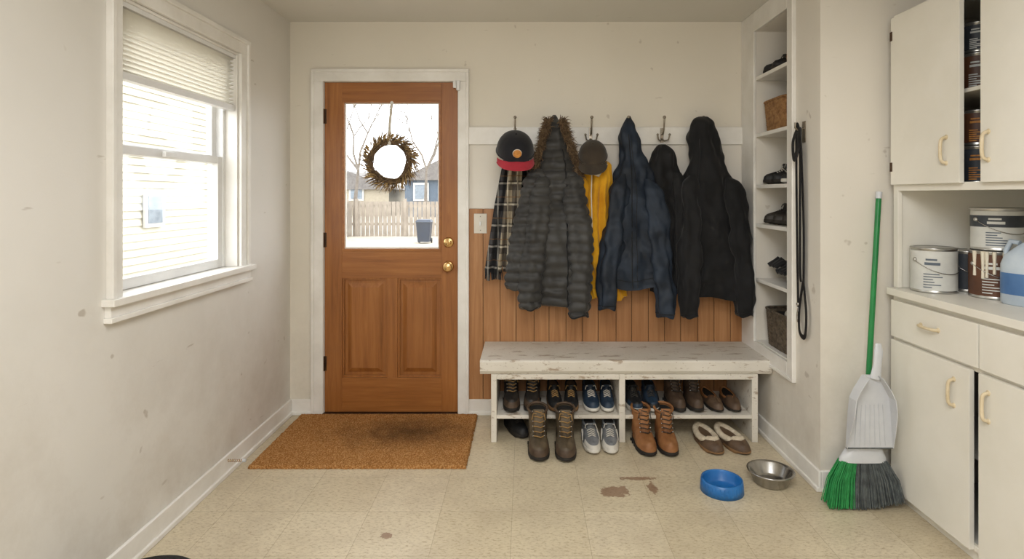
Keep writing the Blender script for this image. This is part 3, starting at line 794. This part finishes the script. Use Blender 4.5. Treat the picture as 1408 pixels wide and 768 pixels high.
b.tube(bz([(lx-.014, ly+.035, .80), (lx-.016, ly+.040, .76), (lx-.016, ly+.034, .73), (lx-.016, ly+.028, .76), (lx-.014, ly+.035, .80)]), .004, M_STEEL)
b.ball((lx-.014, ly+.035, .815), .010, M_STEEL, 8)
strap(bz([(lx-.03, ly+.018, 1.66), (lx-.04, ly+.035, 1.60), (lx-.04, ly+.02, 1.52), (lx-.03, ly-.01, 1.60), (lx-.03, ly-.005, 1.67)]), .014)
b.build('dog_leash')

# ---------------------------------------------------------------- cabinets on the right
XD = 1.630
xc0 = XD+.020
ce = 2.605
cn = .70
def pull(b, y, z, horiz=False):
    L_ = .05
    if horiz: pts = [(XD, y+L_, z), (XD-.018, y+L_*.8, z), (XD-.024, y, z), (XD-.018, y-L_*.8, z), (XD, y-L_, z)]
    else: pts = [(XD, y, z+L_), (XD-.020, y, z+L_*.8), (XD-.024, y, z), (XD-.020, y, z-L_*.8), (XD, y, z-L_)]
    b.tube(bz(pts, 24), .0065, M_BRASS2, 8)
    for p in (pts[0], pts[-1]): b.ball((XD-.001, p[1], p[2]), .010, M_BRASS2, 8, sx=.4)
b = MB()
ct = .935
b.box(xc0+.001, XR-.002, ce-.018, ce, .0, ct-.03, M_CAB); b.box(xc0+.001, XR-.002, cn, cn+.018, 0, ct-.03, M_CAB)
b.box(xc0+.004, XR-.002, cn, ce, .05, .068, M_CABIN)
b.box(xc0+.010, xc0+.024, cn, ce, 0, .05, M_CAB)
b.box(XR-.02, XR-.002, cn, ce, 0, ct-.03, M_CABIN)
b.box(XD-.012, XR-.002, cn, ce, ct-.030, ct-.0005, M_CAB)
b.box(xc0, xc0+.018, cn, ce, ct-.055, ct-.03, M_CAB); b.box(xc0, xc0+.018, cn, ce, .700, .726, M_CAB); b.box(xc0, xc0+.018, cn, ce, .04, .06, M_CAB)
b.box(xc0, xc0+.0185, ce-.03, ce, .04, ct-.03, M_CAB); b.box(xc0, xc0+.0185, 2.085, 2.10, .70, ct-.03, M_CAB); b.box(xc0, xc0+.0185, 1.54, 1.57, .04, ct-.03, M_CAB)
b.box(xc0+.05, XR-.02, cn, ce, .35, .365, M_CABIN)
for y0_, y1_ in ((2.098, 2.592), (1.57, 2.088), (1.05, 1.56), (cn+.01, 1.04)):
    b.box(XD, xc0-.001, y0_, y1_, .722, .882, M_CAB);
pull(b, 2.345, .812, True); pull(b, 1.83, .812, True)
b.box(XD, xc0-.001, 2.136, 2.592, .045, .706, M_CAB); pull(b, 2.212, .597)
pull(b, 2.047, .600)
b.box(XD, xc0-.001, 1.58, 2.092, .045, .706, M_CAB)
b.box(XD, xc0-.001, 1.07, 1.565, .045, .706, M_CAB); b.box(XD, xc0-.001, cn+.01, 1.06, .045, .706, M_CAB)
b.build('base_cabinet', .003)
b = MB(); u0, u1 = 1.365, 2.145; cb = ct+.001
b.box(xc0+.001, XR-.002, ce-.018, ce, cb, u1, M_CAB)
b.box(xc0+.001, XR-.002, cn, cn+.018, cb, u1, M_CAB)
b.box(xc0+.001, XR-.002, cn, ce, u1-.018, u1, M_CAB); b.box(xc0+.001, XR-.002, cn, ce, u0+.002, u0+.022, M_CAB); b.box(XR-.02, XR-.002, cn, ce, cb, u1, M_CABIN)
b.box(xc0, xc0+.018, cn, ce, u0, u0+.03, M_CAB); b.box(xc0, xc0+.018, cn, ce, u1-.03, u1, M_CAB); b.box(xc0, xc0+.0185, ce-.03, ce, cb, u1, M_CAB)
b.box(xc0+.02, XR-.02, cn, ce, 1.735, 1.75, M_CABIN)
b.box(xc0, xc0+.0185, 1.60, 1.63, cb, u1, M_CAB)
b.box(XD, xc0-.001, 2.185, 2.594, 1.392, 2.130, M_CAB); pull(b, 2.252, 1.52)
b.box(XD, xc0-.001, 1.63, 2.083, 1.392, 2.130, M_CAB); pull(b, 2.047, 1.52)
b.box(XD, xc0-.001, 1.17, 1.615, 1.392, 2.130, M_CAB); b.box(XD, xc0-.001, cn+.01, 1.155, 1.392, 2.130, M_CAB)
for hz in (1.47, 2.05):
    b.box(XD-.003, XD, 2.582, 2.597, hz-.02, hz+.02, M_HINGE)
b.build('wall_cabinet', .003)

M_LABW = mat('label_white', '#c3c3be', '#d6d6d0', rough=.5); M_LABB = mat('label_brown', '#4c2e1e', '#664029', rough=.5); M_LABT = mat('label_text', '#4a5460', '#6a7480', rough=.5)
M_LABK = mat('label_charcoal', '#2c3036', '#3c424a', rough=.5); M_TIN = mat('tin', '#a9a8a4', '#c9c8c4', rough=.3, metal=.9); M_DRIP = mat('dried_paint', '#d8cfba', '#e8e0cf', rough=.4)
def can(name, x, y, z, mt, band=None, r=.084, h=.19, text=M_LABT, drips=0, rz=0, handle=True, sd=1):
    b = MB()
    b.lathe([(.0005, .002), (r-.003, .002), (r, 0), (r+.002, .004), (r, .008), (r, h-.010), (r+.003, h-.006), (r+.003, h-.001), (r-.004, h), (r-.008, h-.006), (r-.014, h-.006), (r-.018, h-.002), (.0005, h-.003)], M_TIN, n=48)
    b.lathe([(r+.0008, .012), (r+.0008, h-.014)], mt, n=48)
    if band: b.lathe([(r+.0014, h*.55), (r+.0014, h*.82)], band, n=48)
    rd = random.Random(sd+int(x*100))
    f = -PI*.72
    if text:
        for k in range(6):
            zz = h*.12+k*h*.058
            b.patch((0, 0, 0), r+.002, f-.45, f-.45+rd.uniform(.35, .85), zz, zz+.004, text)
        b.patch((0, 0, 0), r+.0022, f-.40, f+.25, h*.62, h*.68, text if not band else M_LABW); b.patch((0, 0, 0), r+.0022, f-.35, f+.12, h*.72, h*.76, text if not band else M_LABW)
    if drips:
        for k in range(drips):
            a = -PI+.15+k*.27+rd.uniform(-.08, .08); ln = rd.uniform(.03, .11)
            b.tube([(math.cos(a)*(r+.003), math.sin(a)*(r+.003), h-.002), (math.cos(a)*(r+.0025), math.sin(a)*(r+.0025), h-ln*.6), (math.cos(a)*(r+.0025), math.sin(a)*(r+.0025), h-ln)], [.008, .005, .006], M_DRIP, 6)
    if handle:
        for s in (-1, 1): b.ball((s*(r+.002), 0, h*.72), .009, M_TIN, 8)
        b.tube([((r+.006)*math.cos(PI+PI*k/16), (r+.006)*math.sin(PI+PI*k/16), h*.72-.055*math.sin(PI*k/16)) for k in range(17)], .0016, M_STEEL, 5)
    b.build(name, loc=(x, y, z), rz=rz)
can('paint_can', 1.752, 2.495, ct, M_LABW, None, rz=.1)
can('paint_can', 1.915, 2.515, ct, M_LABK, None, text=None, r=.07, h=.175, rz=.1)
can('stain_can', 1.892, 2.345, ct, M_LABB, M_LABB, text=M_LABW, drips=6)
can('paint_can', 1.902, 2.345, ct+.191, M_LABW, M_LABK, h=.17, r=.086, rz=.05)
for i, (x, y, z, m_) in enumerate(((1.79, 2.30, 1.388, M_LABK), (1.79, 2.30, 1.751, M_LABB), (1.93, 2.42, 1.388, M_LABB), (1.93, 2.45, 1.751, M_LABK))):
    can('stain_can', x, y, z, m_, text=M_LABW if i % 2 else M_PATCH, r=.06, h=.15, handle=False)
can('stain_can', 1.79, 2.30, 1.539, M_LABB, text=M_PATCH, r=.058, h=.14, handle=False)
can('stain_can', 1.79, 2.30, 1.902, M_LABK, text=M_LABW, r=.055, h=.12, handle=False)
M_JUG = mat('jug_milky', '#aebccb', '#c6d0d8', rough=.3); M_JUGB = mat('jug_blue', '#456a9a', '#587fae', rough=.3)
b = MB()
rg = []
for z, rx, ry, ox in ((0, .055, .075, 0), (.006, .062, .082, 0), (.15, .062, .082, 0), (.185, .055, .07, 0), (.22, .035, .040, -.01), (.24, .020, .020, -.015), (.262, .018, .018, -.015)):
    rg.append([(rx*math.copysign(abs(math.cos(2*PI*j/32))**.7, math.cos(2*PI*j/32)), ox+ry*math.copysign(abs(math.sin(2*PI*j/32))**.7, math.sin(2*PI*j/32)), z) for j in range(32)])
b.loft(rg, M_JUG)
b.loft([[(x*1.012, y*1.012, z) for x, y, _ in rg[1]] for z in (.04, .12)], M_JUGB, False, False)
b.lathe([(.021, 0), (.022, .02), (.0005, .022)], M_LABW, (0, -.015, .255), 24)
b.tube([(0, .03, .23), (0, .06, .235), (0, .078, .20), (0, .072, .15)], .010, M_JUG, 8)
b.build('detergent_jug', loc=(1.875, 2.165, ct), rz=.3)

# ---------------------------------------------------------------- broom + dustpan
M_GRN = mat('green_handle', '#15753a', '#1d8844', rough=.35); M_GRB = mat('green_bristle', '#1f7f3e', '#319a52', rough=.7, scale=40); M_GYB = mat('grey_bristle', '#454a4a', '#666c6c', rough=.7, scale=40)
M_WPL = mat('white_plastic', '#c2c4c8', '#d0d2d5', rough=.35)
b = MB()
hb = Vector((1.487, 2.545, .28)); ht_ = Vector((1.60, 2.630, 1.36))
d = (ht_-hb).normalized()
b.tube([hb, hb+(ht_-hb)*.5, ht_], .0115, M_GRN, 12); b.tube([ht_-d*.03, ht_], .0135, M_WPL, 12); b.tube([hb-d*.06, hb+d*.07], [.017, .015], M_WPL, 12)
rg = []
for z, hw, hd, cx_ in ((.285, .020, .018, 1.487), (.265, .040, .022, 1.482), (.240, .080, .026, 1.475), (.205, .100, .028, 1.470), (.190, .102, .028, 1.470)):
    rg.append([(cx_+hw*math.copysign(abs(math.cos(2*PI*j/40))**.6, math.cos(2*PI*j/40)), 2.535+hd*math.sin(2*PI*j/40), z) for j in range(40)])
b.loft(rg, M_WPL)
random.seed(3)
for k in range(1000):
    u = random.uniform(-1, 1); v = random.uniform(-1, 1)
    p0 = Vector((1.470+u*.096, 2.535+v*.022, .195)); p2 = Vector((1.462+u*.158+random.uniform(-.006, .006), 2.520+v*.045+random.uniform(-.004, .004), .004+.022*max(0, u)+random.uniform(0, .012)))
    pm = (p0+p2)/2+Vector((u*.012, 0, .01))
    b.tube([p0, pm, p2], [.0018, .002, .0022], M_GRB if u < -.42+random.uniform(-.05, .05) else M_GYB, 3)
b.build('broom')
b = MB()
yy = 2.492
prof = [(.575, .030), (.545, .050), (.52, .066), (.48, .085), (.42, .092), (.34, .097), (.262, .101)]
back = [[(1.478+s*hw, yy+.010, z) for s in (-1, -.5, 0, .5, 1)] for z, hw in prof]
front = [[(1.478+s*hw*.97, yy+.002, z) for s in (-1, -.5, 0, .5, 1)] for z, hw in prof]
b.loft([f+bk[::-1] for f, bk in zip(front, back)], M_WPL, smooth=False)
for s in (-1, 1):
    b.loft([[(1.478+s*hw, yy+.010, z), (1.478+s*hw, yy-.045*min(1, (z-.255)/.15), z), (1.478+s*(hw-.004), yy-.045*min(1, (z-.255)/.15), z), (1.478+s*(hw-.004), yy+.006, z)] for z, hw in prof], M_WPL, smooth=False)
b.tube([(1.50, yy-.0, .56), (1.508, yy-.002, .62), (1.514, yy, .68), (1.516, yy+.005, .71)], [.024, .018, .019, .012], M_WPL, 14, flat=.55, up=(0, 1, 0))
b.tube([(1.478-.101, yy+.004, .262), (1.478+.101, yy+.004, .262)], .004, M_GYB, 6)
for k in range(-3, 4): b.tube([(1.478+k*.022, yy, .275), (1.478+k*.018, yy, .45)], .0018, M_WPL, 5)
b.build('dustpan', .001)

b = MB(); b.tube([(XL+.014+.0016*k, 2.80+.006*math.cos(k*1.1), .07+.006*math.sin(k*1.1)) for k in range(44)], .0015, M_BRASS, 5); b.tube([(XL+.085, 2.80, .07), (XL+.10, 2.80, .07)], .008, M_WPL, 10); b.build('spring_door_stop')
M_RUB = mat('black_rubber', '#0e0e10', '#1a1a1c', rough=.5)
b = MB(); b.lathe([(.0005, .01), (.120, .01), (.150, .125), (.165, .132), (.168, .126), (.158, .120), (.128, 0), (.0005, 0)], M_RUB, n=48)
b.build('black_tub', loc=(-1.20, 1.80, 0))

# ---------------------------------------------------------------- outdoors
M_GR = mat('yard_ground', '#8f8678', '#a59c8d', rough=1, scale=1.5); M_FEN = mat('fence_wood', '#7e7368', '#968b7e', rough=.9, scale=3); M_SID = mat('siding_cream', '#b0ab99', '#bab5a5', rough=.8)
M_HSE = mat('siding_bluegrey', '#3f4b58', '#4e5a68', rough=.8); M_ROOF = mat('roof_shingle', '#5a5654', '#706b68', rough=.95, scale=8); M_BARK = mat('tree_bark', '#5c544c', '#706860', rough=1, scale=8); M_BIN = mat('bin_plastic', '#1a2230', '#263042', rough=.5); M_WG = mat('house_window', '#58626c', '#727c86', rough=.2)
M_HB = mat('siding_beige', '#8b8170', '#9a907e', rough=.8); M_OW = mat('outdoor_white_trim', '#a9a7a2', '#b6b4af', rough=.6)
quick('yard_ground', [(-40, 40, -12, 90, -.45, -.35)], M_GR)
quick('porch_step', [(-1.6, -.1, YB+.13, YB+1.2, -.35, -.06)], M_ROOF)
b = MB(); b.j = False
x = -7.3
while x < 4: b.box(x, x+.15, 24.0, 24.03, -.35, 1.08, M_FEN); x += .18
b.box(-7.3, 4, 24.03, 24.08, .1, .2, M_FEN); b.box(-7.3, 4, 24.03, 24.08, .85, .95, M_FEN)
for x in range(-7, 5, 2): b.box(x, x+.12, 23.92, 23.999, -.35, 1.2, M_FEN)
y = 14.5
while y < 24: b.box(-7.33, -7.3, y, y+.135, -.35, 1.2, M_FEN); y += .15
b.build('picket_fence')
b = MB(); b.j = False
z = -.35
while z < 4.0:
    b.add([(-6.62, 3, z), (-6.62, 13, z), (-6.65, 13, z+.13), (-6.65, 3, z+.13)], [(0, 1, 2, 3)], M_SID, False)
    b.add([(-6.62, 3, z), (-6.62, 13, z), (-6.65, 13, z), (-6.65, 3, z)], [(0, 1, 2, 3)], M_SID, False); z += .13
b.box(-10, -6.65, 3, 13, -.35, 4.0, M_SID)
b.add([(-6.3, 2.8, 3.95), (-6.3, 13.2, 3.95), (-8.5, 13.2, 5.2), (-8.5, 2.8, 5.2)], [(0, 1, 2, 3)], M_ROOF, False)
b.box(-6.60, -6.56, 10.05, 10.6, .78, 1.40, M_OW); b.box(-6.57, -6.55, 10.13, 10.52, .85, 1.33, M_WG)
b.build('neighbour_house')
def house(name, x0, x1, y, zt, ap, m_):
    b = MB(); xm = (x0+x1)/2
    b.box(x0, x1, y, y+7, -.35, zt, m_); b.loft([[(x0-.5, y-.3, zt-.1), (x1+.5, y-.3, zt-.1), (xm, y-.3, ap)], [(x0-.5, y+7, zt-.1), (x1+.5, y+7, zt-.1), (xm, y+7, ap)]], M_ROOF, smooth=False)
    for k in (.2, .6):
        xx = x0+(x1-x0)*k; b.box(xx-.6, xx+.6, y-.1, y, .9, 2.3, M_OW); b.box(xx-.45, xx+.45, y-.14, y-.1, 1.05, 2.15, M_WG)
    b.build(name)
house('grey_house', -9.3, -3.0, 45, 2.6, 4.3, M_HSE)
house('beige_house', -17.5, -11.0, 47, 1.9, 3.3, M_HB)
b = MB(); b.loft([[(-.25*s, -.25*s, z), (.25*s, -.25*s, z), (.25*s, .25*s, z), (-.25*s, .25*s, z)] for s, z in ((.8, .06), (1, .75))], M_BIN, smooth=False)
b.loft([[(-.28, -.28, .75), (.28, -.28, .75), (.28, .28, .75), (-.28, .28, .75)], [(-.22, -.2, .84), (.22, -.2, .84), (.22, .2, .84), (-.22, .2, .84)]], M_BIN, smooth=False)
for s in (-1, 1):
    b.M = Matrix.Translation((s*.22, .22, .09)) @ Matrix.Rotation(PI/2, 4, 'Y'); b.lathe([(.0005, -.02), (.09, -.02), (.09, .02), (.0005, .02)], M_RUB, n=20); b.M = Matrix.Identity(4)
b.build('wheelie_bin', loc=(-3.55, 20.5, -.35))
def tree(name, x, y, h, sd):
    random.seed(sd); b = MB()
    def br(p, d, L, r, lv):
        q = p+d*L*.5+Vector((random.uniform(-.1, .1)*L, random.uniform(-.1, .1)*L, 0)); e = p+d*L
        b.tube([p, q, e], [r, r*.8, r*.6], M_BARK, 6)
        if lv == 0: return
        for k in range(3):
            nd_ = (d+Vector((random.uniform(-.8, .8), random.uniform(-.8, .8), random.uniform(0, .4)))).normalized()
            br(e, nd_, L*random.uniform(.6, .8), r*.58, lv-1)
    br(Vector((x, y, -.35)), Vector((0, 0, 1)), h*.35, .12, 5); b.build(name)
tree('bare_tree', -8.6, 30, 8.5, 3); tree('bare_tree', -5.6, 33, 9, 9)

# ---------------------------------------------------------------- light
w = bpy.data.worlds.new('overcast_sky'); sc.world = w; w.use_nodes = True
bg = w.node_tree.nodes['Background']; bg.inputs[0].default_value = (.95, .975, 1, 1); bg.inputs[1].default_value = 5.6
def lamp(name, typ, loc, rot, energy, **kw):
    l = bpy.data.lights.new(name, typ); l.energy = energy
    for k, v in kw.items(): setattr(l, k, v)
    o = bpy.data.objects.new(name, l); sc.collection.objects.link(o); o.location = loc; o.rotation_euler = rot
lamp('sun', 'SUN', (0, 0, 10), Vector((-.5, .45, -.75)).to_track_quat('-Z', 'Y').to_euler(), 1.2, angle=.2, color=(1, .98, .95))
lamp('added_fill_light', 'AREA', (.2, .6, 2.37), (0, 0, 0), 48, shape='SQUARE', size=1.1, color=(.98, .99, 1))  # unseen area fill added to brighten the room, not an actual fixture
lamp('added_fill_light', 'AREA', (-.2, -1.0, 2.25), (math.radians(38), 0, 0), 44, shape='SQUARE', size=1.2, color=(.98, .99, 1))  # second added fill, behind the camera and tilted towards the back wall

# ---------------------------------------------------------------- camera
cd = bpy.data.cameras.new('camera'); co = bpy.data.objects.new('camera', cd); sc.collection.objects.link(co)
co.location = (0, 0, 1.346); co.rotation_euler = (PI/2, 0, 0)
cd.sensor_width = 36; cd.lens = 36*800/1408; cd.shift_x = -18/1408; cd.shift_y = -116/1408; cd.clip_start = .05
sc.camera = co
sc.view_settings.view_transform = 'Standard'
